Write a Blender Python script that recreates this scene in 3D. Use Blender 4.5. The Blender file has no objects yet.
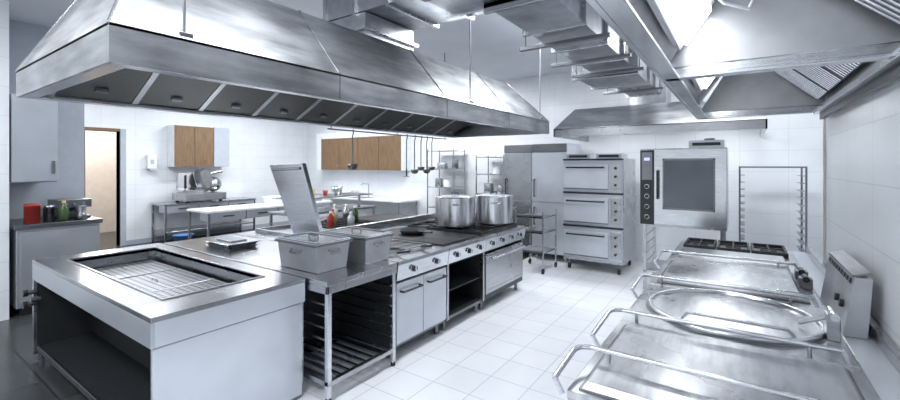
import bpy, math, random
from mathutils import Vector, Matrix
random.seed(4)
S=bpy.context.scene
# ------------------------------------------------------------------ materials
def newmat(n):
    m=bpy.data.materials.new(n); m.use_nodes=True
    return m, m.node_tree.nodes, m.node_tree.links, m.node_tree.nodes['Principled BSDF']
def plain(n,c,rough=.5,metal=0.0,noise=0.06,scale=8,coat=0):
    m,N,L,b=newmat(n)
    b.inputs['Roughness'].default_value=rough; b.inputs['Metallic'].default_value=metal
    b.inputs['Coat Weight'].default_value=coat
    g=N.new('ShaderNodeNewGeometry'); t=N.new('ShaderNodeTexNoise'); t.inputs['Scale'].default_value=scale
    L.new(g.outputs['Position'],t.inputs['Vector'])
    r=N.new('ShaderNodeValToRGB')
    r.color_ramp.elements[0].position=.3; r.color_ramp.elements[1].position=.7
    r.color_ramp.elements[0].color=[max(0,x*(1-noise)) for x in c]+[1]
    r.color_ramp.elements[1].color=[min(1,x*(1+noise)) for x in c]+[1]
    L.new(t.outputs['Fac'],r.inputs['Fac']); L.new(r.outputs['Color'],b.inputs['Base Color'])
    return m
def steel(n,c,rough=.28,stretch=(3,3,60),bump=.02,var=.12):
    m,N,L,b=newmat(n)
    b.inputs['Metallic'].default_value=1.0
    g=N.new('ShaderNodeNewGeometry'); mp=N.new('ShaderNodeMapping'); mp.inputs['Scale'].default_value=stretch
    L.new(g.outputs['Position'],mp.inputs['Vector'])
    t=N.new('ShaderNodeTexNoise'); t.inputs['Scale'].default_value=2.0; t.inputs['Detail'].default_value=4
    L.new(mp.outputs['Vector'],t.inputs['Vector'])
    t2=N.new('ShaderNodeTexNoise'); t2.inputs['Scale'].default_value=2.2; t2.inputs['Detail'].default_value=5
    L.new(g.outputs['Position'],t2.inputs['Vector'])
    r=N.new('ShaderNodeMapRange'); r.inputs['To Min'].default_value=rough-.08; r.inputs['To Max'].default_value=rough+.12
    L.new(t2.outputs['Fac'],r.inputs['Value']); L.new(r.outputs['Result'],b.inputs['Roughness'])
    ma=N.new('ShaderNodeMath'); ma.operation='MULTIPLY_ADD'; ma.inputs[1].default_value=.5
    mb=N.new('ShaderNodeMath'); mb.operation='MULTIPLY'; mb.inputs[1].default_value=.5
    L.new(t.outputs['Fac'],mb.inputs[0]); L.new(t2.outputs['Fac'],ma.inputs[0]); L.new(mb.outputs[0],ma.inputs[2])
    cr=N.new('ShaderNodeValToRGB'); cr.color_ramp.elements[0].position=.38; cr.color_ramp.elements[1].position=.62
    cr.color_ramp.elements[0].color=[x*(1-var) for x in c]+[1]; cr.color_ramp.elements[1].color=[min(1,x*(1+var)) for x in c]+[1]
    L.new(ma.outputs[0],cr.inputs['Fac']); L.new(cr.outputs['Color'],b.inputs['Base Color'])
    if bump>0:
        bp=N.new('ShaderNodeBump'); bp.inputs['Strength'].default_value=bump*5; bp.inputs['Distance'].default_value=.003
        L.new(t.outputs['Fac'],bp.inputs['Height']); L.new(bp.outputs['Normal'],b.inputs['Normal'])
    return m
def tiles(n,c1,c2,grout,w,h,plane='xy',rough=.25,mortar=.004,bump=.3):
    m,N,L,b=newmat(n)
    g=N.new('ShaderNodeNewGeometry'); s=N.new('ShaderNodeSeparateXYZ'); cb=N.new('ShaderNodeCombineXYZ')
    L.new(g.outputs['Position'],s.inputs['Vector'])
    idx={'x':0,'y':1,'z':2}
    L.new(s.outputs[idx[plane[0]]],cb.inputs[0]); L.new(s.outputs[idx[plane[1]]],cb.inputs[1])
    k=N.new('ShaderNodeTexBrick'); k.offset=0; k.squash=1
    k.inputs['Scale'].default_value=1; k.inputs['Brick Width'].default_value=w; k.inputs['Row Height'].default_value=h
    k.inputs['Mortar Size'].default_value=mortar; k.inputs['Mortar Smooth'].default_value=.1; k.inputs['Bias'].default_value=0
    k.inputs['Color1'].default_value=c1+(1,); k.inputs['Color2'].default_value=c2+(1,); k.inputs['Mortar'].default_value=grout+(1,)
    L.new(cb.outputs[0],k.inputs['Vector'])
    t=N.new('ShaderNodeTexNoise'); t.inputs['Scale'].default_value=3; t.inputs['Detail'].default_value=5
    L.new(g.outputs['Position'],t.inputs['Vector'])
    mx=N.new('ShaderNodeMixRGB'); mx.blend_type='MULTIPLY'; mx.inputs['Fac'].default_value=.15
    L.new(k.outputs['Color'],mx.inputs[1]); L.new(t.outputs['Fac'],mx.inputs[2])
    L.new(mx.outputs[0],b.inputs['Base Color'])
    b.inputs['Roughness'].default_value=rough
    bp=N.new('ShaderNodeBump'); bp.inputs['Strength'].default_value=bump; bp.inputs['Distance'].default_value=.003; bp.invert=True
    L.new(k.outputs['Fac'],bp.inputs['Height']); L.new(bp.outputs['Normal'],b.inputs['Normal'])
    return m
def wood(n,c):
    m,N,L,b=newmat(n)
    g=N.new('ShaderNodeNewGeometry'); mp=N.new('ShaderNodeMapping'); mp.inputs['Scale'].default_value=(8,8,1.2)
    L.new(g.outputs['Position'],mp.inputs['Vector'])
    t=N.new('ShaderNodeTexNoise'); t.inputs['Scale'].default_value=3; t.inputs['Detail'].default_value=6
    L.new(mp.outputs['Vector'],t.inputs['Vector'])
    r=N.new('ShaderNodeValToRGB'); r.color_ramp.elements[0].position=.3; r.color_ramp.elements[1].position=.7
    r.color_ramp.elements[0].color=[x*.75 for x in c]+[1]; r.color_ramp.elements[1].color=[x*1.2 for x in c]+[1]
    L.new(t.outputs['Fac'],r.inputs['Fac']); L.new(r.outputs['Color'],b.inputs['Base Color']); b.inputs['Roughness'].default_value=.45
    return m
def emit(n,c,s):
    m,N,L,b=newmat(n); b.inputs['Base Color'].default_value=c+(1,); b.inputs['Emission Color'].default_value=c+(1,); b.inputs['Emission Strength'].default_value=s
    return m
ST=steel('stainless',(.47,.48,.50),.25,bump=.01)
STB=steel('stainless_bright',(.66,.68,.71),.20,bump=.01)
STD=steel('stainless_dark',(.22,.225,.24),.33,bump=.01)
HOOD=steel('hood_sheet',(.42,.43,.445),.36,(1.5,1.5,8),.01,.30)
DUCT=steel('galvanised_duct',(.38,.40,.43),.36,(4,4,4),.01,.2)
FILT=steel('filter_mesh',(.15,.15,.145),.5,(40,40,40),.06)
TOP=steel('worn_top',(.50,.51,.53),.27,(14,3,3),.006,.22)
ISL=steel('island_top',(.48,.49,.51),.23,(2,6,2),0,.15)
LID=steel('lid_sheet',(.50,.51,.53),.42,(3,3,3),0,.12)
POT=steel('pot_steel',(.70,.71,.73),.20,(1,1,1),0,.06)
PANEL=plain('painted_light_panel',(.50,.53,.58),.28,.6,.05,3)
WPAN=plain('brushed_light_panel',(.60,.63,.68),.28,.5,.06,3)
BLK=plain('black_enamel',(.018,.019,.022),.35)
IRON=plain('cast_iron',(.03,.03,.033),.5,.3)
CAV=plain('painted_cavity_shade',(.018,.020,.023),.5)  # near-black colour standing in for shade inside open bays and bases
WHT=plain('white_plastic',(.80,.82,.85),.35)
CEIL=plain('ceiling_paint',(.70,.73,.78),.8,0,.03,2)
GWALL=plain('grey_wall',(.42,.46,.52),.6,0,.04)
BEIGE=plain('beige_wall',(.66,.60,.54),.7,0,.05)
BRN=wood('brown_door',(.20,.12,.07))
WD=wood('cabinet_wood',(.20,.12,.062))
RED=plain('red',(.42,.04,.03),.4); GRN=plain('green_glass',(.06,.11,.04),.2); YEL=plain('yellow',(.6,.4,.12),.4); BLU=plain('blue_plastic',(.08,.2,.45),.4)
GLS=plain('oven_glass',(.12,.135,.155),.08,.3,.2,2)
RUB=plain('rubber',(.02,.02,.02),.7)
TUBE=emit('fluorescent_tube',(.94,.97,1.0),7)
LED=emit('led',(.5,.6,.9),.4)
FLW=tiles('white_floor_tile',(.84,.86,.90),(.80,.82,.87),(.56,.59,.64),.33,.33,'xy',.16,.004)
FLD=tiles('slate_floor_tile',(.040,.043,.045),(.075,.078,.08),(.02,.02,.02),.45,.45,'xy',.25,.008)
WX=tiles('wall_tile_x',(.86,.885,.92),(.85,.88,.915),(.73,.76,.81),.6,.32,'yz',.22,.004,.12)
WY=tiles('wall_tile_y',(.86,.885,.92),(.85,.88,.915),(.73,.76,.81),.6,.32,'xz',.22,.004,.12)
def perfmat():
    m,N,L,b=newmat('perforated_sheet'); b.inputs['Metallic'].default_value=1; b.inputs['Roughness'].default_value=.3
    g=N.new('ShaderNodeNewGeometry'); mp=N.new('ShaderNodeMapping'); mp.inputs['Scale'].default_value=(20,20,0)
    L.new(g.outputs['Position'],mp.inputs['Vector'])
    v=N.new('ShaderNodeTexVoronoi'); v.inputs['Scale'].default_value=1; v.inputs['Randomness'].default_value=0
    L.new(mp.outputs['Vector'],v.inputs['Vector'])
    r=N.new('ShaderNodeValToRGB'); r.color_ramp.interpolation='CONSTANT'
    r.color_ramp.elements[0].color=(.05,.05,.06,1); r.color_ramp.elements[1].position=.27; r.color_ramp.elements[1].color=(.50,.51,.54,1)
    L.new(v.outputs['Distance'],r.inputs['Fac']); L.new(r.outputs['Color'],b.inputs['Base Color']); return m
PERF=perfmat()
# ------------------------------------------------------------------ mesh builder
class O:
    def __init__(s,name): s.n=name; s.v=[]; s.f=[]; s.m=[]; s.sm=[]; s.mats=[]
    def mi(s,m):
        if m not in s.mats: s.mats.append(m)
        return s.mats.index(m)
    def add(s,vs,fs,m,smooth=False,M=None):
        o=len(s.v)
        for p in vs:
            p=Vector(p); s.v.append(tuple(M@p) if M else tuple(p))
        k=s.mi(m)
        for f in fs: s.f.append([i+o for i in f]); s.m.append(k); s.sm.append(smooth)
    def box(s,x0,x1,y0,y1,z0,z1,m,M=None):
        vs=[(x0,y0,z0),(x1,y0,z0),(x1,y1,z0),(x0,y1,z0),(x0,y0,z1),(x1,y0,z1),(x1,y1,z1),(x0,y1,z1)]
        s.hexa(vs,m,M)
    def hexa(s,vs,m,M=None):
        s.add(vs,[(0,3,2,1),(4,5,6,7),(0,1,5,4),(1,2,6,5),(2,3,7,6),(3,0,4,7)],m,False,M)
    def slab(s,p,off,m):
        off=Vector(off); a=[Vector(q) for q in p]; s.hexa(a+[q+off for q in a],m)
    def cyl(s,p0,p1,r,m,r1=None,seg=16,cap=True):
        p0=Vector(p0); p1=Vector(p1); r1=r if r1 is None else r1
        d=(p1-p0).normalized(); a=d.orthogonal().normalized(); b=d.cross(a)
        c=[(math.cos(2*math.pi*i/seg),math.sin(2*math.pi*i/seg)) for i in range(seg)]
        A=[p0+(a*x+b*y)*r for x,y in c]; B=[p1+(a*x+b*y)*r1 for x,y in c]
        s.add(A+B,[(i,(i+1)%seg,seg+(i+1)%seg,seg+i) for i in range(seg)],m,True)
        if cap:
            s.add(A,[tuple(range(seg))[::-1]],m); s.add(B,[tuple(range(seg))],m)
    def tube(s,pts,r,m,seg=10):
        for i in range(len(pts)-1): s.cyl(pts[i],pts[i+1],r,m,seg=seg)
        for p in pts[1:-1]: s.ball(p,r,m,8,6)
    def ball(s,c,r,m,seg=14,rings=8,sc=(1,1,1)):
        prof=[(r*math.sin(math.pi*j/rings),-r*math.cos(math.pi*j/rings)) for j in range(rings+1)]
        s.lathe(c,prof,m,seg,sc)
    def lathe(s,c,prof,m,seg=32,sc=(1,1,1),smooth=True):
        vs=[]; fs=[]; n=len(prof)
        for i in range(seg):
            a=2*math.pi*i/seg
            for r,z in prof: vs.append((c[0]+r*math.cos(a)*sc[0],c[1]+r*math.sin(a)*sc[1],c[2]+z*sc[2]))
        for i in range(seg):
            j=(i+1)%seg
            for k in range(n-1): fs.append((i*n+k,j*n+k,j*n+k+1,i*n+k+1))
        s.add(vs,fs,m,smooth)
    def done(s,bevel=.004):
        me=bpy.data.meshes.new(s.n); me.from_pydata(s.v,[],s.f); 
        for m in s.mats: me.materials.append(m)
        me.polygons.foreach_set('material_index',s.m); me.polygons.foreach_set('use_smooth',s.sm); me.update()
        o=bpy.data.objects.new(s.n,me); S.collection.objects.link(o)
        if bevel:
            b=o.modifiers.new('bevel','BEVEL'); b.width=bevel; b.segments=2; b.limit_method='ANGLE'; b.angle_limit=math.radians(50); b.use_clamp_overlap=True
        return o
def legs(o,x0,x1,y0,y1,z,m,r=.02,ins=.04):
    for x in (x0+ins,x1-ins):
        for y in (y0+ins,y1-ins):
            o.box(x-r,x+r,y-r,y+r,.03,z,m); o.cyl((x,y,0),(x,y,.035),r*1.1,RUB)
# ------------------------------------------------------------------ room shell
XL=-10.7; YB=8.0; ZC=3.5; XR=.56
o=O('floor'); o.box(-3.2,2.2,-2.5,8.2,-.1,0,FLW); o.box(-13.5,-3.2,-2.5,8.2,-.1,0,FLD)
o.done(0)
o=O('ceiling'); o.box(-13.5,2.2,-2.5,8.2,ZC,ZC+.1,CEIL)
o.done(0)
o=O('wall_back'); o.box(XL-.2,2.2,YB,YB+.2,0,ZC,WY); o.done(0)
o=O('wall_left')
o.box(XL-.2,XL,-2.5,2.75,0,ZC,WX); o.box(XL-.2,XL,3.32,YB,0,ZC,WX); o.box(XL-.2,XL,2.75,3.32,2.4,ZC,WX); o.done(0)
o=O('wall_corridor'); o.box(-13.4,-13.2,1.5,5,0,ZC,BEIGE); o.box(-13.2,XL-.2,1.5,1.7,0,ZC,BEIGE); o.box(-13.2,XL-.2,4.8,5,0,ZC,BEIGE); o.done(0)
o=O('wall_right'); o.box(XR,XR+.2,-2.5,4.45,0,ZC,WX); o.box(XR+.2,1.5,4.25,4.45,0,ZC,WY); o.box(1.5,1.7,4.45,YB,0,ZC,WX); o.done(0)
o=O('wall_partition'); o.box(-7.6,-6.62,-2.5,1.05,0,ZC,WX); o.box(-7.6,-7.42,1.05,1.9,0,ZC,GWALL); o.done(0)
o=O('trim_corner'); o.box(XR-.012,XR+.03,4.42,4.47,0,2.1,BEIGE); o.done()
o=O('baseboard_left'); o.box(XL,XL+.012,3.4,YB,0,.1,GWALL); o.done()
o=O('door_1')
o.box(XL-.21,XL+.02,2.69,2.75,0,2.46,BRN); o.box(XL-.21,XL+.03,3.32,3.42,0,2.46,GWALL); o.box(XL-.21,XL+.02,2.69,3.42,2.4,2.46,BRN)
M=Matrix.Translation((XL-.2,2.76,0))@Matrix.Rotation(math.radians(12),4,'Z')
o.box(-.55,0,0,.04,0,2.38,BRN,M); o.done()
def ceillamp(x,y,lx,ly,e,z=3.46):
    o=O('fluorescent_ceiling_light'); o.box(x-lx/2,x+lx/2,y-ly/2,y+ly/2,z,ZC,WHT); o.box(x-lx/2+.03,x+lx/2-.03,y-ly/2+.03,y+ly/2-.03,z-.015,z,TUBE); o.done(0)
    l=bpy.data.lights.new('tube_light','AREA'); l.shape='RECTANGLE'; l.size=lx; l.size_y=ly; l.energy=e; l.color=(.94,.97,1.0)
    lo=bpy.data.objects.new('light_panel',l); lo.location=(x,y,z-.03); S.collection.objects.link(lo)
for a in [(-1.9,1.2,.5,1.6,30),(-1.9,4.9,.5,1.6,44),(-.2,6.3,1.4,.4,34),(-4.9,3.2,.5,1.8,44),(-5.3,6.4,1.6,.4,62),(-8.6,2.6,.5,1.6,56),(-8.6,5.6,.5,1.6,64),(-.9,-.8,1.6,.5,30),(-4.3,-.6,1.6,.5,40)]:
    ceillamp(*a)
l=bpy.data.lights.new('corridor','POINT'); l.energy=75; l.color=(1,.97,.94); l.shadow_soft_size=.3
lo=bpy.data.objects.new('corridor_lamp',l); lo.location=(-12,3.3,2.6); S.collection.objects.link(lo)
# ------------------------------------------------------------------ main island hood
def canopy(name,x0,x1,y0,y1,zb,zf,zt,ix,iy0,iy1):
    o=O(name); t=.02
    for a in [(x0,x0+t,y0,y1),(x1-t,x1,y0,y1),(x0+t,x1-t,y0,y0+t),(x0+t,x1-t,y1-t,y1)]:
        o.box(*a,zb,zf,HOOD)
    o.box(x0+t,x0+.09,y0+t,y1-t,zb,zb+.02,STB); o.box(x1-.09,x1-t,y0+t,y1-t,zb,zb+.02,STB)
    o.box(x0+.09,x1-.09,y0+t,y0+.09,zb,zb+.02,STB); o.box(x0+.09,x1-.09,y1-.09,y1-t,zb,zb+.02,STB)
    b=[Vector(p) for p in [(x0,y0,zf),(x1,y0,zf),(x1,y1,zf),(x0,y1,zf)]]
    q=[Vector(p) for p in [(x0+ix,y0+iy0,zt),(x1-ix,y0+iy0,zt),(x1-ix,y1-iy1,zt),(x0+ix,y1-iy1,zt)]]
    for i in range(4):
        j=(i+1)%4; o.slab([b[i],b[j],q[j],q[i]],(0,0,-.015),HOOD)
        o.cyl(b[i],q[i],.006,ST,seg=8)
    o.slab(q,(0,0,-.015),HOOD)
    return o
hx0,hx1,hy0,hy1=-3.96,-2.26,.66,5.8
o=canopy('exhaust_hood',hx0,hx1,hy0,hy1,2.15,2.325,2.85,.45,.25,.45)
for k in range(1,4):
    y=hy0+(hy1-hy0)*k/4
    o.slab([(hx1,y-.012,2.33),(hx1,y+.012,2.33),(hx1-.45,y+.012,2.855),(hx1-.45,y-.012,2.855)],(.003,0,.003),HOOD)
    o.box(hx1,hx1+.003,y-.004,y+.004,2.15,2.325,STD)
n=10; fl=(hy1-hy0-.3)/n
for k in range(n):
    y=hy0+.15+k*fl
    for sgn,xa,xb in ((1,hx0+.09,-3.2),(-1,hx1-.09,-3.02)):
        o.slab([(xa,y+.02,2.18),(xa,y+fl-.02,2.18),(xb,y+fl-.02,2.5),(xb,y+.02,2.5)],(0,0,.03),FILT)
        o.slab([(xa,y-.02,2.172),(xa,y+.02,2.172),(xb,y+.02,2.492),(xb,y-.02,2.492)],(0,0,.04),LID)
        o.slab([(xa+sgn*.12,y+fl*.42,2.21),(xa+sgn*.12,y+fl*.58,2.21),(xa+sgn*.15,y+fl*.58,2.223),(xa+sgn*.15,y+fl*.42,2.223)],(0,0,.02),STD)
o.box(-3.22,-3.0,hy0+.1,hy1-.1,2.48,2.52,LID)
o.cyl((hx0+.03,3.2,2.12),(hx0+.03,5.6,2.12),.008,STD); 
for y in (3.25,4.4,5.55): o.cyl((hx0+.03,y,2.12),(hx0+.03,y,2.17),.006,STD)
for (x,y) in ((-2.3,.98),(-2.3,3.7),(-2.3,5.55),(-3.9,3.7),(-3.9,5.5),(-3.9,1.0)):
    o.cyl((x,y,2.32),(x,y,ZC),.007,STD,seg=8); o.box(x-.03,x+.03,y-.03,y+.03,2.32,2.36,STD)
o.box(-3.4,-2.85,2.75,3.45,2.85,3.12,DUCT); o.box(-3.44,-2.81,2.71,3.49,2.95,2.98,ST)
o.done(.003)
o=O('ventilation_duct')
def duct(x0,x1,y0,y1,z0,z1,ax,n):
    o.box(x0,x1,y0,y1,z0,z1,DUCT)
    for k in range(n+1):
        if ax=='y': y=y0+(y1-y0)*k/n; o.box(x0-.03,x1+.03,y-.015,y+.015,z0-.03,z1+.03,ST)
        else: x=x0+(x1-x0)*k/n; o.box(x-.015,x+.015,y0-.03,y1+.03,z0-.03,z1+.03,ST)
duct(-1.35,-.92,2.4,6.55,2.72,3.0,'y',7)
duct(-1.65,-.80,1.7,2.4,2.75,3.15,'y',1)
duct(-1.50,-.88,4.6,5.3,2.66,3.02,'y',1)
duct(-3.4,-1.7,2.75,3.45,3.13,3.43,'x',4)
duct(-1.7,-.92,2.75,3.45,3.04,3.43,'x',1)
for y in (1.9,3.2,3.9,4.5,5.8): 
    o.cyl((-1.45,y,2.66),(-1.45,y,ZC),.006,STD,seg=8); o.cyl((-.82,y,2.66),(-.82,y,ZC),.006,STD,seg=8); o.box(-1.5,-.78,y-.02,y+.02,2.64,2.67,STD)
o.done(.003)
# ------------------------------------------------------------------ right hood
o=O('exhaust_hood')
ys=[.3,2.26,4.28]
xl=-.31; xr=XR-.005
o.box(xl,xl+.02,ys[0],ys[2],2.10,2.2,STB)
o.box(xl+.02,xl+.08,ys[0],ys[2],2.10,2.115,STB)
o.slab([(xl,ys[0],2.2),(xl,ys[2],2.2),(-.02,ys[2],2.62),(-.02,ys[0],2.62)],(.0,0,.02),LID)
o.box(-.02,xr,ys[0],ys[2],2.62,2.64,LID)
o.box(xr-.02,xr,ys[0],ys[2],2.06,2.62,LID)
o.box(xr-.05,xr-.02,ys[0],ys[2],2.05,2.10,BLK)
o.box(xr-.09,xr-.05,ys[0],ys[2],2.09,2.12,STB)
for y in (2.24,4.26):
    o.hexa([(xl,y,2.10),(xr,y,2.10),(xr,y+.02,2.10),(xl,y+.02,2.10),(xl+.02,y,2.16),(xr,y,2.16),(xr,y+.02,2.16),(xl+.02,y+.02,2.16)],STB)
    o.hexa([(xl+.02,y,2.16),(xr,y,2.16),(xr,y+.02,2.16),(xl+.02,y+.02,2.16),(-.02,y,2.62),(xr,y,2.62),(xr,y+.02,2.62),(-.02,y+.02,2.62)],LID)
    o.box(xl+.02,xr-.02,y-.05,y,2.10,2.115,STB)
for (a,b) in ((.36,2.2),(2.3,4.22)):
    n=4; w=(b-a)/n
    for k in range(n):
        y=a+k*w
        p=[(.50,y+.01,2.20),(.50,y+w-.01,2.20),(.16,y+w-.01,2.52),(.16,y+.01,2.52)]
        o.slab(p,(.01,0,.03),STD)
        m=9
        for j in range(m):
            yy=y+.03+(w-.06)*(j+.5)/m
            o.slab([(.49,yy-.008,2.197),(.49,yy+.008,2.197),(.165,yy+.008,2.503),(.165,yy-.008,2.503)],(-.006,0,-.006),STB)
    o.box(.13,.18,a,b,2.50,2.62,ST)
for (a,b) in ((1.2,2.19),(2.75,3.5)):
    o.slab([(-.255,a,2.245),(-.255,b,2.245),(-.12,b,2.44),(-.12,a,2.44)],(.03,0,-.02),WHT)
    o.slab([(-.215,a+.03,2.25),(-.215,b-.03,2.25),(-.12,b-.03,2.39),(-.12,a+.03,2.39)],(.02,0,-.014),TUBE)
o.tube([(0.05,2.2,2.6),(.06,2.15,2.42),(.03,2.05,2.32),(-.05,1.95,2.33),(-.11,1.85,2.38)],.006,WHT)
o.done(.003)
o=O('exhaust_hood')
x0,x1,y0,y1=-2.35,.27,6.2,7.98
o.box(x0,x1,y0,y0+.02,2.13,2.25,ST); o.box(x0,x0+.02,y0,y1,2.13,2.25,ST); o.box(x1-.02,x1,y0,y1,2.13,2.25,ST)
b=[(x0,y0,2.25),(x1,y0,2.25),(x1,y1,2.25),(x0,y1,2.25)]; q=[(x0+.1,y0+.7,2.62),(x1-.75,y0+.7,2.62),(x1-.75,y1,2.62),(x0+.1,y1,2.62)]
for i in (0,1,3): j=(i+1)%4; o.slab([b[i],b[j],q[j],q[i]],(0,0,-.015),HOOD)
o.slab(q,(0,0,-.015),HOOD)
for k in range(6):
    xx=x0+.1+k*.41; o.slab([(xx,y0+.3,2.2),(xx+.36,y0+.3,2.2),(xx+.36,y0+.9,2.45),(xx,y0+.9,2.45)],(0,0,.03),FILT)
o.box(x0+.02,x1-.02,y0+.02,y0+.1,2.13,2.145,STB)
o.box(-1.4,-.9,6.95,7.5,2.6,3.0,DUCT)
for xx in (-1.7,-.4): o.box(xx-.35,xx+.35,7.2,7.3,2.38,2.42,WHT); o.box(xx-.33,xx+.33,7.22,7.28,2.37,2.38,TUBE)  # glowing fittings added to go with the fill lights below
o.done(.003)
for (x,y,e) in ((-1.7,7.25,8),(-.2,7.25,16)):  # fill lights added under the back hood to brighten the shaded wall
    l=bpy.data.lights.new('hood_fill','AREA'); l.shape='RECTANGLE'; l.size=.8; l.size_y=.1; l.energy=e; l.color=(.92,.96,1)
    lo=bpy.data.objects.new('added_hood_fill',l); lo.location=(x,y,2.35); S.collection.objects.link(lo)
# ------------------------------------------------------------------ island
XF=-2.4; ZT=.87
o=O('bain_marie')
bx0,bx1,by0,by1=-5.1,-2.62,.95,1.93
ix0,ix1,iy0,iy1=-4.82,-2.92,1.13,1.78
zl=.70
o.box(bx0,ix0,by0,by1,ZT-.03,ZT,ISL); o.box(ix1,bx1,by0,by1,ZT-.03,ZT,ISL); o.box(ix0,ix1,by0,iy0,ZT-.03,ZT,ISL); o.box(ix0,ix1,iy1,by1,ZT-.03,ZT,ISL)
for a in [(ix0-.015,ix0,iy0-.015,iy1+.015),(ix1,ix1+.015,iy0-.015,iy1+.015),(ix0,ix1,iy0-.015,iy0),(ix0,ix1,iy1,iy1+.015)]: o.box(*a,ZT-.2,ZT+.008,ST)
o.box(ix0,ix1,iy0,iy1,ZT-.22,ZT-.2,ST)
o.box(ix0+.04,ix1-.04,iy0+.04,iy1-.04,ZT-.115,ZT-.105,PERF)
for xx in (ix0+.64,ix0+1.27): o.box(xx-.006,xx+.006,iy0+.04,iy1-.04,ZT-.105,ZT-.10,ST)
for xx in (ix0+.3,ix0+.95,ix0+1.6): o.tube([(xx-.05,iy0+.3,ZT-.105),(xx-.04,iy0+.3,ZT-.085),(xx+.04,iy0+.3,ZT-.085),(xx+.05,iy0+.3,ZT-.105)],.004,ST)
o.box(bx0,bx1,by0,by0+.02,zl,ZT-.03,PANEL); o.box(bx0,bx0+.02,by0+.02,by1,zl,ZT-.03,PANEL)
o.box(bx1-.02,bx1,by0+.02,by1,zl,ZT-.03,WPAN)
o.box(bx0+.02,bx1-.02,by1-.02,by1,.1,ZT-.03,ST)
o.box(bx1-.035,bx1-.008,by0+.012,by1-.02,.03,zl-.006,WPAN)
o.box(bx1-.06,bx1-.035,by0+.02,by0+.06,.03,zl,ST)
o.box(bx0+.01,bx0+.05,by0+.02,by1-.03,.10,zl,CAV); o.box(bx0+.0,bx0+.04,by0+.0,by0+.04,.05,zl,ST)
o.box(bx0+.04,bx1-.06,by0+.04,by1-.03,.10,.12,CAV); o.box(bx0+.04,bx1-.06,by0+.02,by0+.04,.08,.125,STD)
o.box(bx0+.05,bx1-.06,by0+.40,by0+.42,.12,zl,CAV)  # dark back sheet set shallow so the bay looks fully shaded
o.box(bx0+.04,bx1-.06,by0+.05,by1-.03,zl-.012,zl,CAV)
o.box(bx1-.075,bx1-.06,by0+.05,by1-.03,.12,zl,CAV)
for x in (bx0+.05,bx1-.07):
    for y in (by0+.05,by1-.06): o.cyl((x,y,0),(x,y,.10),.022,STD)
for zz in (.60,.50): 
    o.cyl((bx0+.06,by0+.02,zz),(bx0+.06,by0-.05,zz),.018,STD); o.cyl((bx0+.06,by0-.04,zz),(bx0+.06,by0-.07,zz),.03,BLK)
o.cyl((bx0+.17,by0+.02,.56),(bx0+.17,by0-.04,.56),.022,STD)
o.done()
o=O('prep_table')
y0,y1=1.95,2.69
o.box(-5.05,XF,y0,y1,ZT-.035,ZT,ISL)
o.box(-3.4,XF,y0,y0+.02,ZT-.09,ZT-.035,ST); o.box(XF-.02,XF,y0,y1,ZT-.09,ZT-.035,ST)
for x in (XF-.04,-3.3):
    for y in (y0+.01,y1-.05): o.box(x,x+.035,y,y+.035,.03,ZT-.09,STB); o.cyl((x+.018,y+.018,0),(x+.018,y+.018,.035),.02,RUB)
o.box(XF-.04,XF,y0+.04,y1-.05,.12,.155,ST); o.box(XF-.9,XF,y0+.01,y0+.03,.12,.155,ST)
for k in range(8):
    yy=y0+.07+k*.085; o.box(-3.28,XF-.04,yy-.012,yy+.012,.13,.15,ST)
o.box(-3.3,-3.28,y0,y1,.03,ZT-.04,CAV)
o.box(-3.28,XF-.05,y1-.02,y1-.005,.05,ZT-.09,CAV)  # near-black sheets paint in the dark under the table
for k in range(6):
    zz=.25+k*.085; o.box(-3.2,XF-.02,y1-.06,y1-.035,zz,zz+.01,ST); o.box(-3.2,XF-.02,y0+.045,y0+.06,zz,zz+.01,ST)
o.box(-5.05,-3.4,y0,y1,.1,ZT-.035,ST)
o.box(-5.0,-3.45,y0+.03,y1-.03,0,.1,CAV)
o.done(.003)
def knob(o,x,y,z,ax='x',r=.022):
    if ax=='x': o.cyl((x-.01,y,z),(x+.004,y,z),r*1.3,STB); o.cyl((x,y,z),(x+.03,y,z),r,BLK); o.box(x+.03,x+.036,y-.004,y+.004,z-r,z+r,WHT)
    else: o.cyl((x,y+.01,z),(x,y-.004,z),r*1.3,STB); o.cyl((x,y,z),(x,y-.03,z),r,BLK)
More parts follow.
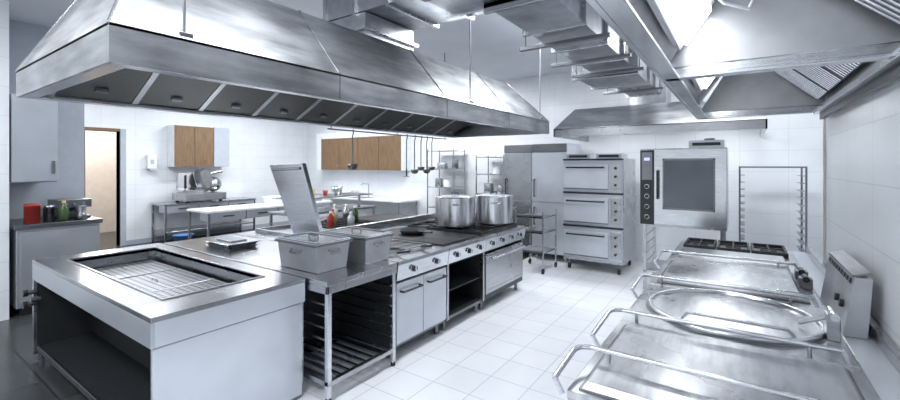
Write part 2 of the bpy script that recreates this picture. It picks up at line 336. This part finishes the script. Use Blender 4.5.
def rangeunit(name,y0,y1,kind,top,nk=3,x1=XF,x0=-3.72):
    o=O(name); g=.004; y0+=g; y1-=g
    o.box(x0,x1,y0,y1,ZT-.03,ZT,ISL)
    o.slab([(x1-.02,y0,.70),(x1-.02,y1,.70),(x1+.0,y1,ZT-.03),(x1+.0,y0,ZT-.03)],(-.03,0,0),STB)
    o.box(x0,x1-.05,y0,y0+.02,.13,ZT-.03,ST); o.box(x0,x1-.05,y1-.02,y1,.13,ZT-.03,ST); o.box(x0,x0+.02,y0,y1,.13,ZT-.03,ST)
    o.box(x0,x1-.05,y0,y1,.12,.15,STD)
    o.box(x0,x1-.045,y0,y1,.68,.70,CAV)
    for k in range(nk): knob(o,x1-.008,y0+(y1-y0)*(k+.6)/(nk+.2),.775,r=.025)
    if kind=='doors':
        ym=(y0+y1)/2
        for a,b in ((y0+.01,ym-.004),(ym+.004,y1-.01)):
            o.box(x1-.06,x1-.03,a,b,.15,.675,WPAN)
        for a,b in ((y0+.06,ym-.06),(ym+.06,y1-.06)):
            o.tube([(x1-.03,a,.60),(x1+.01,a,.60),(x1+.01,b,.60),(x1-.03,b,.60)],.010,BLK)
    elif kind=='open':
        o.box(x0+.02,x1-.6,y0+.02,y1-.02,.15,.68,CAV)  # black liners put the open bay's shade into colour
        o.box(x1-.6,x1-.06,y0+.02,y0+.024,.15,.68,CAV); o.box(x1-.6,x1-.06,y1-.024,y1-.02,.15,.68,CAV)
        o.box(x1-.6,x1-.06,y0+.03,y1-.03,.40,.41,CAV); o.box(x1-.6,x1-.06,y0+.02,y1-.02,.15,.155,CAV)
        o.box(x1-.07,x1-.03,y0,y0+.03,.12,.70,ST); o.box(x1-.07,x1-.03,y1-.03,y1,.12,.70,ST)
    elif kind=='oven':
        o.box(x1-.08,x1-.03,y0+.03,y1-.03,.19,.66,ST); o.box(x1-.03,x1-.026,y0+.08,y1-.08,.23,.235,STD)
        o.box(x1-.08,x1-.04,y0+.02,y1-.02,.13,.185,BLK)
        o.tube([(x1-.03,y0+.1,.61),(x1+.03,y0+.1,.61),(x1+.03,y1-.1,.61),(x1-.03,y1-.1,.61)],.012,STB)
    for x in (x0+.1,x1-.12):
        for y in (y0+.06,y1-.06): o.cyl((x,y,0),(x,y,.125),.022,STD)
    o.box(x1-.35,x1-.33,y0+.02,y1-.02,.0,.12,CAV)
    if top=='burners':
        o.box(x0+.08,x1-.1,y0+.04,y1-.04,ZT,ZT+.008,BLK)
        nx=2; ny=2
        for i in range(nx):
            for j in range(ny):
                cx=x0+.08+(x1-x0-.18)*(i+.5)/nx; cy=y0+.04+(y1-y0-.08)*(j+.5)/ny
                hx=(x1-x0-.18)/nx/2-.01; hy=(y1-y0-.08)/ny/2-.01
                o.lathe((cx,cy,ZT+.008),[(0,0.02),(.05,.02),(.055,0.0)],IRON,16)
                for s1 in (-1,1):
                    o.box(cx-hx,cx+hx,cy+s1*hy-.008,cy+s1*hy+.008,ZT+.008,ZT+.035,IRON); o.box(cx+s1*hx-.008,cx+s1*hx+.008,cy-hy,cy+hy,ZT+.008,ZT+.035,IRON)
                o.box(cx-hx,cx-.04,cy-.006,cy+.006,ZT+.02,ZT+.035,IRON); o.box(cx+.04,cx+hx,cy-.006,cy+.006,ZT+.02,ZT+.035,IRON)
                o.box(cx-.006,cx+.006,cy+.05,cy+hy,ZT+.02,ZT+.035,IRON); o.box(cx-.006,cx+.006,cy-hy,cy-.05,ZT+.02,ZT+.035,IRON)
    elif top=='plate':
        o.box(x0+.06,x1-.1,y0+.03,y1-.03,ZT,ZT+.015,IRON)
        for k in range(1,3): yy=y0+(y1-y0)*k/3; o.box(x0+.06,x1-.1,yy-.003,yy+.003,ZT+.013,ZT+.017,BLK)
    elif top=='fryer':
        for k in range(2):
            a=y0+.05+k*(y1-y0-.06)/2; b=a+(y1-y0-.14)/2
            o.box(x0+.15,x1-.2,a,b,ZT,ZT+.004,BLK); 
            for aa in [(x0+.15,x1-.2,a-.01,a),(x0+.15,x1-.2,b,b+.01),(x0+.14,x0+.15,a-.01,b+.01),(x1-.2,x1-.19,a-.01,b+.01)]: o.box(*aa,ZT,ZT+.025,STB)
            for q in range(7): xx=x0+.2+q*.14; o.box(xx,xx+.01,a,b,ZT+.01,ZT+.018,STB)
            o.tube([(x1-.2,(a+b)/2,ZT+.02),(x1-.05,(a+b)/2,ZT+.05)],.01,BLK)
    return o.done()
rangeunit('deep_fryer',2.70,3.47,'doors','fryer',2)
rangeunit('gas_range',3.47,4.23,'open','plate',3)
rangeunit('gas_range',4.23,5.30,'oven','burners',4)
def rear(name,y0,y1,top):
    o=O(name); x0,x1=-5.05,-3.74; y0+=.004;y1-=.004
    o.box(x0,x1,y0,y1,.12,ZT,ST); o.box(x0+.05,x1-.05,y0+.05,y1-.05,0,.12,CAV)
    for k in range(3):
        yy=y0+(y1-y0)*(k+.5)/3; o.cyl((x0,yy,.78),(x0-.03,yy,.78),.022,BLK)
    o.box(x0-.01,x0,y0+.05,y1-.05,.16,.68,PANEL)
    if top!='p': o.box(x1-.12,x1-.06,y0,y1,ZT,ZT+.10,STB)
    if top=='b':
        o.box(x0+.1,x1-.2,y0+.05,y1-.05,ZT,ZT+.01,BLK)
        for k in range(6): yy=y0+.1+(y1-y0-.2)*k/5; o.box(x0+.1,x1-.2,yy-.008,yy+.008,ZT+.01,ZT+.035,IRON)
        for k in range(5): xx=x0+.12+k*.23; o.box(xx-.008,xx+.008,y0+.06,y1-.06,ZT+.01,ZT+.034,IRON)
    elif top=='p':
        for a in [(x0+.15,x0+.18,y0+.18,y1-.08),(x1-.28,x1-.25,y0+.18,y1-.08),(x0+.18,x1-.28,y0+.18,y0+.21),(x0+.18,x1-.28,y1-.11,y1-.08)]: o.box(*a,ZT,ZT+.05,STB)
        o.box(x0+.18,x1-.28,y0+.21,y1-.11,ZT,ZT+.005,STD)
    else: o.box(x0+.1,x1-.2,y0+.05,y1-.05,ZT,ZT+.015,IRON)
    return o.done()
rear('tilting_pan_base',2.70,3.47,'p'); rear('gas_range',3.47,4.38,'b'); rear('griddle',4.38,5.30,'g')
o=O('raised_lid')
p=[(-4.03,2.82,.935),(-3.56,2.82,.935),(-3.80,2.76,1.72),(-4.40,2.76,1.70)]
o.slab(p,(.0,.05,.0),STB)
o.cyl((-4.02,2.84,.905),(-3.58,2.84,.905),.024,STD)
for x in (-3.95,-3.65): o.box(x-.02,x+.02,2.82,2.86,ZT+.001,.92,STD)
o.slab([(-4.34,2.757,1.66),(-3.84,2.757,1.68),(-3.83,2.759,1.65),(-4.33,2.759,1.63)],(0,-.012,0),ST)
o.done(.008)
def bin_(x0,x1,y0,y1,z1,name='food_storage_bin'):
    o=O(name); z0=ZT+.001; s=.02
    B=[(x0+s,y0+s,z0),(x1-s,y0+s,z0),(x1-s,y1-s,z0),(x0+s,y1-s,z0)]; T=[(x0,y0,z1),(x1,y0,z1),(x1,y1,z1),(x0,y1,z1)]
    o.hexa(B+T,LID)
    o.box(x0-.018,x1+.018,y0-.018,y1+.018,z1-.014,z1+.002,STD)
    o.box(x0-.014,x1+.014,y0-.014,y1+.014,z1+.003,z1+.014,STB)
    for a in [(x0,x1,y0,y0+.02),(x0,x1,y1-.02,y1),(x0,x0+.02,y0+.02,y1-.02),(x1-.02,x1,y0+.02,y1-.02)]: o.box(*a,z1+.014,z1+.024,STB)
    xm,ym=(x0+x1)/2,(y0+y1)/2
    o.tube([(xm-.06,ym,z1+.014),(xm-.05,ym,z1+.04),(xm+.05,ym,z1+.04),(xm+.06,ym,z1+.014)],.006,STD)
    o.tube([(x1-.005,ym-.05,z1-.05),(x1+.02,ym-.05,z1-.08),(x1+.02,ym+.05,z1-.08),(x1-.005,ym+.05,z1-.05)],.005,STD)
    o.tube([(xm-.06,y0+.005,z1-.05),(xm-.05,y0-.02,z1-.08),(xm+.05,y0-.02,z1-.08),(xm+.06,y0+.005,z1-.05)],.005,STD)
    return o.done(.006)
bin_(-3.12,-2.62,2.03,2.36,1.09); bin_(-3.10,-2.54,2.46,2.77,1.09)
o=O('serving_tray')
x0,x1,y0,y1=-4.50,-4.02,2.1,2.42
for zz in (ZT+.001,ZT+.03):
    o.hexa([(x0+.03,y0+.03,zz),(x1-.03,y0+.03,zz),(x1-.03,y1-.03,zz),(x0+.03,y1-.03,zz),(x0,y0,zz+.03),(x1,y0,zz+.03),(x1,y1,zz+.03),(x0,y1,zz+.03)],ST)
o.box(x0-.01,x1+.01,y0-.01,y1+.01,ZT+.06,ZT+.065,STB); o.box(x0+.1,x1-.1,y0+.08,y1-.08,ZT+.065,ZT+.08,ST); o.done()
def pot(x,y,z,r,h):
    o=O('stock_pot')
    o.lathe((x,y,z),[(0,0),(r*.96,0),(r*.985,.006),(r,.025)],POT,48)
    o.lathe((x,y,z),[(r,.02),(r,h)],POT,48)
    o.lathe((x,y,z),[(r,h),(r+.012,h+.004),(r+.012,h+.014),(r-.006,h+.014)],STB,48)
    o.lathe((x,y,z+h-.01),[(r-.006,.018),(r*.6,.035),(0,.042)],POT,48)
    o.tube([(x-.05,y,z+h+.03),(x-.045,y,z+h+.06),(x+.045,y,z+h+.06),(x+.05,y,z+h+.03)],.007,STD)
    for s in (-1,1):
        a=math.radians(125 if s>0 else 305)
        d=Vector((math.cos(a),math.sin(a),0)); t=Vector((-d.y,d.x,0)); c=Vector((x,y,z+h*.8))
        o.tube([c+d*r+t*.06,c+d*(r+.05)+t*.05,c+d*(r+.05)-t*.05,c+d*r-t*.06],.008,STB)
    return o.done(0)
pot(-3.08,4.58,ZT+.036,.26,.37); pot(-2.78,5.08,ZT+.036,.26,.37)
def bottle(x,y,z,r,h,m,capm=WHT,name='sauce_bottle'):
    o=O(name); o.lathe((x,y,z),[(0,0),(r,0),(r,h*.62),(r*.4,h*.8),(r*.35,h*.9)],m,18); o.lathe((x,y,z),[(r*.42,h*.88),(r*.42,h),(0,h)],capm,18); return o.done(0)
for i,(x,y,m,h) in enumerate([(-4.3,3.55,RED,.20),(-4.5,3.75,YEL,.2),(-4.7,3.95,WHT,.24),(-4.45,4.1,GRN,.22),(-4.75,4.2,STB,.22),(-4.2,3.8,WHT,.18)]):
    bottle(x,y,ZT+.036,.045,h,m,RED if m==YEL else WHT)
o=O('frying_pan'); o.lathe((-3.2,3.85,ZT+.019),[(0,.0),(.13,0),(.16,.05),(.155,.05),(.125,.008),(0,.008)],IRON,32); o.tube([(-3.06,3.8,ZT+.06),(-2.78,3.68,ZT+.09)],.01,BLK); o.done(0)
def ladle(x,y,zt,L,r,kind=0):
    o=O('ladle')
    o.tube([(x,y,zt),(x+.015,y,zt+.012),(x+.015,y,zt-.03),(x,y,zt-.06),(x,y,zt-L)],.008,STD)
    if kind==0:
        o.lathe((x,y,zt-L-r*.6),[(0,-r*.6),(r*.6,-r*.45),(r*.95,0),(r,r*.5),(r*.93,r*.5),(r*.85,0),(0,-r*.5)],STD,20)
    else:
        o.lathe((x,y,zt-L-.01),[(0,0),(r,0.004),(r,.01),(0,.008)],STD,20)
        o.cyl((x,y,zt-L),(x,y,zt-L+.1),.01,BLK)
    return o.done(0)
ladle(-3.93,3.58,2.12,.40,.068)
for y,L,r,k in ((4.60,.58,.05,1),(4.78,.48,.06,0),(4.93,.44,.055,0),(5.07,.48,.06,0),(5.2,.44,.055,0)): ladle(-3.93,y,2.12,L,r,k)
# ------------------------------------------------------------------ right-hand cooking row
RX0,RX1=-.52,.405; RZ=.88
def rrow(name,y0,y1):
    o=O(name); y0+=.004; y1-=.004
    o.box(RX0,RX1,y0,y1,RZ-.03,RZ,TOP)
    o.box(RX0+.03,RX1,y0+.0,y1,.14,RZ-.03,STD)
    o.slab([(RX0+.03,y0,.70),(RX0+.03,y1,.70),(RX0+.0,y1,RZ-.03),(RX0+.0,y0,RZ-.03)],(.03,0,0),ST)
    for k in range(3): 
        yy=y0+(y1-y0)*(k+.6)/3.4; o.cyl((RX0+.02,yy,.78),(RX0-.02,yy,.78),.022,BLK)
    o.box(RX0+.015,RX0+.03,y0+.03,y1-.03,.17,.67,ST)
    o.tube([(RX0+.02,y0+.08,.62),(RX0-.03,y0+.08,.62),(RX0-.03,y1-.08,.62),(RX0+.02,y1-.08,.62)],.01,STD)
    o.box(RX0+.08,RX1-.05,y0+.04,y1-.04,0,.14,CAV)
    return o
def railing(o,y,z,x0=RX0-.03,x1=.34,yb=.28):
    o.tube([(x0,y-yb,z-.02),(x0,y-.06,z),(x0+.012,y-.02,z),(x0+.05,y,z),(x1,y,z),(x1+.02,y,z-.05)],.010,STB)
    for xx in (x0+.12,x1-.1): o.cyl((xx,y,RZ),(xx,y,z),.008,ST)
    o.tube([(x0,y-yb,z-.02),(x0+.03,y-yb,z-.07)],.010,STB)
def lid(o,x0,x1,y0,y1,h,s=.02):
    o.hexa([(x0,y0,RZ),(x1,y0,RZ),(x1,y1,RZ),(x0,y1,RZ),(x0+s,y0+s,RZ+h),(x1-s,y0+s,RZ+h),(x1-s,y1-s,RZ+h),(x0+s,y1-s,RZ+h)],TOP)
o=O('wall_ledge'); o.box(.41,XR-.006,1.5,5.2,.0,RZ-.01,WPAN); o.box(.52,XR-.006,1.5,5.2,RZ-.01,RZ+.05,ST); o.done()
o=rrow('bratt_pan',1.50,2.34)
lid(o,RX0+.04,RX1-.05,1.53,2.27,.03)
o.box(RX0+.035,RX1-.045,1.525,2.275,RZ,RZ+.006,STD)
railing(o,1.74,.955,x1=.32); 
railing(o,2.29,.95,yb=.36)
o.done()
o=rrow('boiling_kettle',2.34,3.18)
c=(-.05,2.76,RZ)
o.lathe(c,[(.375,.012),(.34,.016),(.2,.03),(0,.036)],TOP,64)
o.lathe(c,[(.395,.0),(.402,.02),(.395,.03),(.38,.03),(.375,.012),(.36,.0)],STB,64)
o.lathe(c,[(.412,.0),(.412,.004),(.39,.004)],STD,64)
o.tube([(-.25,2.5,RZ+.02),(-.22,2.48,RZ+.06),(.18,2.48,RZ+.06),(.21,2.5,RZ+.02)],.008,ST)
o.box(.335,.385,2.62,2.70,RZ,RZ+.12,ST); o.cyl((.36,2.58,RZ+.12),(.36,2.72,RZ+.12),.018,STB); o.cyl((.34,2.66,RZ+.1),(.24,2.70,RZ+.04),.012,ST)
railing(o,3.12,.95,yb=.34)
o.done()
o=rrow('bratt_pan',3.18,4.1)
lid(o,RX0+.05,RX1-.08,3.26,4.0,.05,.03)
o.box(RX0+.04,RX1-.06,3.24,4.02,RZ,RZ+.012,STD)
railing(o,4.04,.96,yb=.4)
for yy in (3.65,3.88): o.box(RX1-.08,RX1-.01,yy-.04,yy+.04,RZ,RZ+.07,STD); o.cyl((RX1-.045,yy-.05,RZ+.065),(RX1-.045,yy+.05,RZ+.065),.02,BLK)
o.done()
o=rrow('gas_range',4.1,5.2)
lid(o,RX0+.05,RX1-.08,4.16,4.62,.035)
o.box(RX0+.06,RX1-.05,4.66,5.14,RZ,RZ+.008,STD)
for i in range(3):
    cx=RX0+.06+(RX1-RX0-.11)*(i+.5)/3; cy=4.9
    o.lathe((cx,cy,RZ+.008),[(0,.025),(.06,.025),(.065,0)],IRON,16)
    for s in (-1,1):
        o.box(cx-.13,cx+.13,cy+s*.22-.01,cy+s*.22+.01,RZ+.01,RZ+.05,IRON); o.box(cx+s*.12-.01,cx+s*.12+.01,cy-.22,cy+.22,RZ+.01,RZ+.05,IRON)
    o.box(cx-.12,cx+.12,cy-.007,cy+.007,RZ+.036,RZ+.05,IRON); o.box(cx-.007,cx+.007,cy-.22,cy+.22,RZ+.036,RZ+.05,IRON)
o.done()
o=O('control_console')
ya,yb=2.76,3.46; zc0=RZ-.008
o.hexa([(.412,ya,zc0),(.50,ya,zc0),(.50,yb,zc0),(.412,yb,zc0),(.455,ya,1.16),(.518,ya,1.16),(.518,yb,1.16),(.455,yb,1.16)],LID)
o.slab([(.450,ya+.02,1.155),(.450,yb-.02,1.155),(.515,yb-.02,1.175),(.515,ya+.02,1.175)],(0,0,.012),STD)
for k in range(9):
    yy=ya+.05+k*.07; o.slab([(.447,yy,1.12),(.447,yy+.045,1.12),(.452,yy+.045,1.145),(.452,yy,1.145)],(-.004,0,0),BLK)
for k in range(2): o.cyl((.437,ya+.12+k*.12,1.0),(.415,ya+.12+k*.12,1.003),.02,BLK)
o.done()
# ------------------------------------------------------------------ triple deck oven
o=O('triple_deck_oven')
x0,x1,y0,y1=-2.40,-1.46,6.77,7.68
o.box(x0,x1,y0+.02,y1,.16,1.80,ST)
for k in range(3):
    z0=.20+k*.535; z1=z0+.50
    o.box(x0+.01,x1-.01,y0,y0+.02,z0,z1,PANEL)
    o.box(x0+.02,x1-.22,y0-.03,y0,z0+.04,z1-.06,WPAN)
    o.tube([(x0+.08,y0-.03,z1-.11),(x0+.08,y0-.08,z1-.11),(x1-.28,y0-.08,z1-.11),(x1-.28,y0-.03,z1-.11)],.013,BLK)
    o.box(x0+.02,x1-.22,y0-.034,y0-.03,z0+.04,z0+.06,STD)
    o.box(x1-.19,x1-.03,y0-.006,y0,z0+.04,z1-.04,ST)
    for j in range(3): knob(o,x1-.11,y0-.008,z0+.12+j*.13,'y',.02)
    o.box(x0,x1,y0-.01,y0+.02,z1+.005,z1+.03,BLK)
for x in (x0+.08,x1-.08):
    for y in (y0+.08,y1-.08): o.cyl((x,y,.08),(x,y,.17),.02,STD); o.cyl((x-.015,y,.045),(x+.015,y,.045),.045,RUB)
o.box(x0+.04,x0+.42,y0+.05,y0+.5,1.80,1.88,PANEL); o.box(x0+.52,x1-.04,y0+.05,y0+.5,1.80,1.88,PANEL)
o.box(x0+.08,x0+.38,y0+.045,y0+.05,1.82,1.86,BLK); o.box(x0+.56,x1-.08,y0+.045,y0+.05,1.82,1.86,BLK)
o.done()
o=O('combi_oven')
x0,x1,y0,y1=-1.12,-.13,6.2,7.05
o.box(x0,x1,y0+.02,y1,.88,1.92,ST)
o.box(x0,x0+.17,y0,y0+.02,.9,1.90,BLK)
o.box(x0+.02,x0+.15,y0-.004,y0,1.50,1.87,STD); o.box(x0+.05,x0+.12,y0-.006,y0-.004,1.76,1.80,LED)
for zz in (1.0,1.14,1.28,1.41): knob(o,x0+.085,y0-.002,zz,'y',.024)
o.box(x0+.18,x1-.005,y0-.03,y0+.02,.92,1.90,STB)
o.box(x0+.30,x1-.14,y0-.034,y0-.03,1.14,1.76,GLS)
for a in [(x0+.28,x1-.12,1.115,1.14),(x0+.28,x1-.12,1.76,1.785)]: o.box(a[0],a[1],y0-.037,y0-.03,a[2],a[3],STD)
for a in [(x0+.28,x0+.30),(x1-.14,x1-.12)]: o.box(a[0],a[1],y0-.037,y0-.03,1.115,1.785,STD)
o.tube([(x0+.225,y0-.03,1.62),(x0+.225,y0-.08,1.62),(x0+.225,y0-.08,1.26),(x0+.225,y0-.03,1.26)],.014,BLK)
for xx in (x0+.05,x1-.05):
    for yy in (y0+.05,y1-.05): o.box(xx-.02,xx+.02,yy-.02,yy+.02,0,.88,ST)
o.box(x0+.03,x1-.03,y0+.03,y1-.03,.25,.27,ST)
for k in range(4): zz=.38+k*.12; o.box(x0+.06,x0+.08,y0+.05,y1-.05,zz,zz+.012,ST); o.box(x1-.08,x1-.06,y0+.05,y1-.05,zz,zz+.012,ST)
o.box(x1-.42,x1-.03,y0+.1,y0+.5,1.92,2.02,PANEL); o.box(x1-.38,x1-.07,y0+.095,y0+.1,1.95,1.99,BLK); o.cyl((x1-.2,y0+.3,2.02),(x1-.2,y0+.3,2.05),.06,STD)
o.done()
o=O('tray_rack_trolley')
x0,x1,y0,y1=.0,.72,7.2,7.7
for x in (x0,x1):
    for y in (y0,y1): o.box(x-.011,x+.011,y-.011,y+.011,.1,1.68,STD); o.cyl((x-.012,y,.05),(x+.012,y,.05),.05,RUB)
    for z in (.12,1.66): o.box(x-.012,x+.012,y0,y1,z,z+.02,STD)
    for k in range(14):
        z=.25+k*.1; s=1 if x==x0 else -1; o.box(min(x,x+s*.06),max(x,x+s*.06),y0,y1,z,z+.008,ST)
for y in (y0,y1): o.box(x0,x1,y-.012,y+.012,1.66,1.68,STD); o.box(x0,x1,y-.012,y+.012,.12,.14,STD)
o.done(.002)
# ------------------------------------------------------------------ back area
def fridge(x0,x1,y0,y1,zt,m,name='upright_refrigerator'):
    o=O(name); o.box(x0,x1,y0+.05,y1,.12,zt,m)
    zm=zt*.5
    o.box(x0+.005,x1-.005,y0,y0+.045,.14,zm-.005,m); o.box(x0+.005,x1-.005,y0,y0+.045,zm+.005,zt-.16,m)
    o.box(x0+.005,x1-.005,y0+.01,y0+.05,zt-.15,zt-.005,STD)
    for a,b in ((zm-.4,zm-.1),(zm+.1,zm+.4)): o.tube([(x0+.06,y0,a),(x0+.06,y0-.04,a),(x0+.06,y0-.04,b),(x0+.06,y0,b)],.01,BLK)
    for x in (x0+.05,x1-.05):
        for y in (y0+.1,y1-.05): o.cyl((x,y,0),(x,y,.12),.02,ST)
    return o.done()
fridge(-3.72,-3.14,7.2,7.95,2.08,ST); fridge(-3.10,-2.46,7.1,7.9,2.08,WPAN)
def shelving(x0,x1,y0,y1,zs,items):
    o=O('wire_shelving')
    for x in (x0,x1):
        for y in (y0,y1): o.cyl((x,y,0),(x,y,zs[-1]+.05),.014,ST)
    for z in zs: o.box(x0,x1,y0,y1,z,z+.02,ST)
    for (xx,zz,m,r,h) in items: o.lathe((xx,(y0+y1)/2,zz),[(0,0),(r,0),(r,h),(r-.01,h),(r-.01,.01)],m,20)
    o.done(.002)
shelving(-5.75,-5.05,7.45,7.9,(.3,.75,1.2,1.6,2.0),((-5.6,1.22,ST,.09,.18),(-5.35,1.22,WHT,.1,.16),(-5.15,1.62,STD,.07,.2),(-5.5,1.62,ST,.12,.12),(-5.4,.77,ST,.14,.22)))
shelving(-4.45,-3.82,7.4,7.9,(.3,.7,1.1,1.5,1.85),((-4.3,1.12,ST,.1,.2),(-4.0,1.12,ST,.1,.16),(-4.1,1.52,WHT,.1,.15),(-4.2,.72,ST,.14,.2)))
o=O('service_trolley')
x0,x1,y0,y1=-2.98,-2.52,6.2,6.75
for z in (.3,.62,.86): o.box(x0,x1,y0,y1,z,z+.02,ST); o.box(x0,x1,y0,y0+.012,z,z+.05,ST)
for x in (x0,x1):
    for y in (y0,y1): o.cyl((x,y,.08),(x,y,.97),.013,ST); o.cyl((x-.01,y,.045),(x+.01,y,.045),.045,RUB)
o.tube([(x0,y0,.97),(x0-.06,y0,1.0),(x0-.06,y1,1.0),(x0,y1,.97)],.013,ST); o.done(.002)
def wallcab(x0,x1,n,z0,z1):
    o=O('wall_cabinet'); o.box(x0,x1,YB-.35,YB-.002,z0,z1,WHT); o.box(x0-.03,x1,YB-.38,YB-.002,z1,z1+.16,WHT); o.box(x0-.2,x0-.004,YB-.37,YB-.002,z0,z1+.16,WHT)
    w=(x1-x0)/n
    for k in range(n): 
        o.box(x0+k*w+.006,x0+(k+1)*w-.006,YB-.37,YB-.35,z0+.01,z1-.01,WD); 
        xx=x0+k*w+(w-.06 if k%2==0 else .06); o.cyl((xx,YB-.4,z0+.12),(xx,YB-.37,z0+.12),.012,STB)
    o.done()
wallcab(-9.65,-6.7,4,1.56,2.42)
o=O('wall_cabinet')
o.box(XL+.002,XL+.35,4.2,5.05,1.66,2.6,WHT)
for a,b in ((4.205,4.62),(4.63,5.045)): o.box(XL+.35,XL+.37,a,b,1.67,2.59,WD); o.cyl((XL+.37,(a+b)/2,1.8),(XL+.4,(a+b)/2,1.8),.012,STB)
o.box(XL+.002,XL+.37,5.06,5.42,1.66,2.6,GWALL); o.done()
def table(name,x0,x1,y0,y1,m=ST,drawers=0,z=.87):
    o=O(name); o.box(x0,x1,y0,y1,z-.04,z,m); legs(o,x0,x1,y0,y1,z-.04,ST)
    o.box(x0+.05,x1-.05,y0+.05,y1-.05,.25,.27,ST)
    for k in range(drawers):
        w=(y1-y0-.1)/drawers; a=y0+.05+k*w; o.box(x1-.4,x1-.01,a+.01,a+w-.01,z-.2,z-.04,PANEL); o.box(x1-.01,x1+.012,a+w*.35,a+w*.65,z-.12,z-.1,BLK)
    return o
table('worktable',-10.66,-9.95,3.85,5.9,ST,3).done()
table('worktable',-8.6,-7.8,3.7,6.5,WHT,4).done()
o=table('sink_counter',-9.6,-6.4,7.25,7.95,WHT); o.tube([(-8,7.85,.87),(-8,7.85,1.2),(-8,7.6,1.22),(-8,7.58,1.15)],.014,STB); o.box(-8.3,-7.7,7.35,7.75,.865,.873,STD); o.done()
o=table('worktable',-6.9,-6.1,4.3,6.2,ST); o.box(-6.85,-6.15,4.35,6.15,1.1,1.12,ST); 
for y in (4.4,6.1): o.box(-6.52,-6.48,y-.02,y+.02,.87,1.1,ST)
o.done()
for i,(x,y,m,r,h) in enumerate([(-6.5,4.6,WHT,.1,.14),(-6.5,4.95,YEL,.05,.14),(-6.45,5.2,RED,.05,.1),(-6.6,5.6,ST,.12,.16),(-6.4,5.9,WHT,.1,.1)]):
    o=O('mixing_bowl' if r>.09 else 'food_jar'); o.lathe((x,y,1.121),[(0,0),(r*.7,0),(r,h),(r-.01,h),(r*.65,.012),(0,.012)],m,24); o.done(0)
o=O('storage_container'); o.box(-8.5,-8.05,5.2,5.7,.871,1.0,WHT); o.box(-8.52,-8.03,5.18,5.72,1.0,1.02,WHT); o.done()
o=O('storage_container'); o.box(-8.45,-8.0,6.0,6.35,.871,1.02,ST); o.box(-8.47,-7.98,5.98,6.37,1.02,1.035,ST); o.done()
o=O('meat_slicer')
x,y,z=-10.25,4.65,.871
o.box(x-.25,x+.28,y-.35,y+.35,z+.03,z+.16,ST)
for a in (-.2,.2):
    for b in (-.28,.28): o.cyl((x+a,y+b,z),(x+a,y+b,z+.03),.03,RUB)
o.cyl((x-.02,y+.05,z+.38),(x+.03,y+.09,z+.40),.22,STD,seg=32); o.cyl((x+.03,y+.09,z+.40),(x+.05,y+.1,z+.405),.17,ST,seg=32)
o.slab([(x+.02,y-.4,z+.24),(x+.26,y-.4,z+.2),(x+.26,y-.02,z+.2),(x+.02,y-.02,z+.24)],(0,0,.02),ST)
o.slab([(x+.0,y-.38,z+.26),(x+.0,y-.05,z+.26),(x-.06,y-.1,z+.52),(x-.06,y-.34,z+.52)],(.02,0,0),STD)
o.ball((x-.1,y+.3,z+.3),.14,ST); o.cyl((x+.15,y-.3,z+.25),(x+.2,y-.32,z+.48),.02,BLK)
o.tube([(x-.05,y+.22,z+.5),(x-.02,y+.42,z+.55)],.03,ST)
P=Vector((x-.3,y,z)); o.v=[tuple(P+(Vector(v)-P)*1.25) if True else v for v in o.v]; o.done()
o=O('waste_bin'); o.lathe((-9.55,4.05,0.001),[(0,0),(.14,0),(.18,.24),(.19,.24),(.19,.25),(.17,.25),(.13,.01),(0,.01)],BLU,24); o.done(0)
o=O('soap_dispenser'); o.box(XL+.002,XL+.13,3.78,3.95,1.62,1.92,WHT); o.box(XL+.03,XL+.15,3.81,3.92,1.58,1.63,GWALL); o.box(XL+.13,XL+.135,3.83,3.9,1.72,1.82,GWALL); o.done()
o=O('beverage_counter')
o.box(-7.40,-6.56,1.08,1.86,.98,1.03,STD); o.box(-7.38,-6.6,1.1,1.84,.1,.98,PANEL); o.box(-7.34,-6.66,1.14,1.8,0,.1,CAV)
o.box(-6.6,-6.59,1.13,1.81,.14,.94,PANEL); o.done()
o=O('wall_cabinet'); o.box(-7.41,-6.66,1.07,1.46,1.5,2.5,PANEL); o.box(-6.66,-6.64,1.075,1.455,1.51,2.49,PANEL); o.box(-6.64,-6.62,1.40,1.43,1.6,1.75,STD); o.done()
bottle(-6.7,1.52,1.031,.05,.24,GRN,YEL,'oil_bottle')
o=O('spice_canister'); o.lathe((-6.72,1.25,1.031),[(0,0),(.07,0),(.07,.19),(.072,.19),(.072,.22),(0,.22)],RED,24); o.done(0)
o=O('spice_canister'); o.lathe((-6.75,1.4,1.031),[(0,0),(.05,0),(.05,.16),(.052,.16),(.052,.19),(0,.19)],STB,24); o.done(0)
o=O('coffee_machine')
o.box(-7.3,-6.85,1.5,1.82,1.031,1.06,BLK); o.box(-7.3,-7.1,1.5,1.82,1.06,1.26,STD); o.box(-7.1,-6.82,1.5,1.82,1.17,1.27,STD); o.cyl((-6.95,1.66,1.12),(-6.95,1.66,1.17),.035,BLK); o.tube([(-6.92,1.66,1.14),(-6.78,1.66,1.13)],.014,BLK)
for k in range(3): o.cyl((-6.82,1.57+k*.08,1.22),(-6.80,1.57+k*.08,1.22),.015,STB)
o.done()
o=O('blender_jug'); o.lathe((-6.68,1.68,1.031),[(0,0),(.06,0),(.05,.07),(.04,.08),(.055,.16),(.05,.17),(0,.17)],STD,20); o.done(0)
# ------------------------------------------------------------------ world, camera
w=bpy.data.worlds.new('w'); S.world=w; w.use_nodes=True
bg=w.node_tree.nodes['Background']; bg.inputs[0].default_value=(.86,.93,1,1); bg.inputs[1].default_value=.75
cd=bpy.data.cameras.new('cam'); cam=bpy.data.objects.new('camera',cd); S.collection.objects.link(cam)
cam.location=(0,0,1.7); cam.rotation_euler=(math.radians(90),0,math.radians(34.6))
cd.sensor_width=36; cd.lens=16.8; cd.shift_y=-35/900; cd.clip_start=.02
S.camera=cam
S.view_settings.view_transform='Standard'; S.view_settings.exposure=0.35
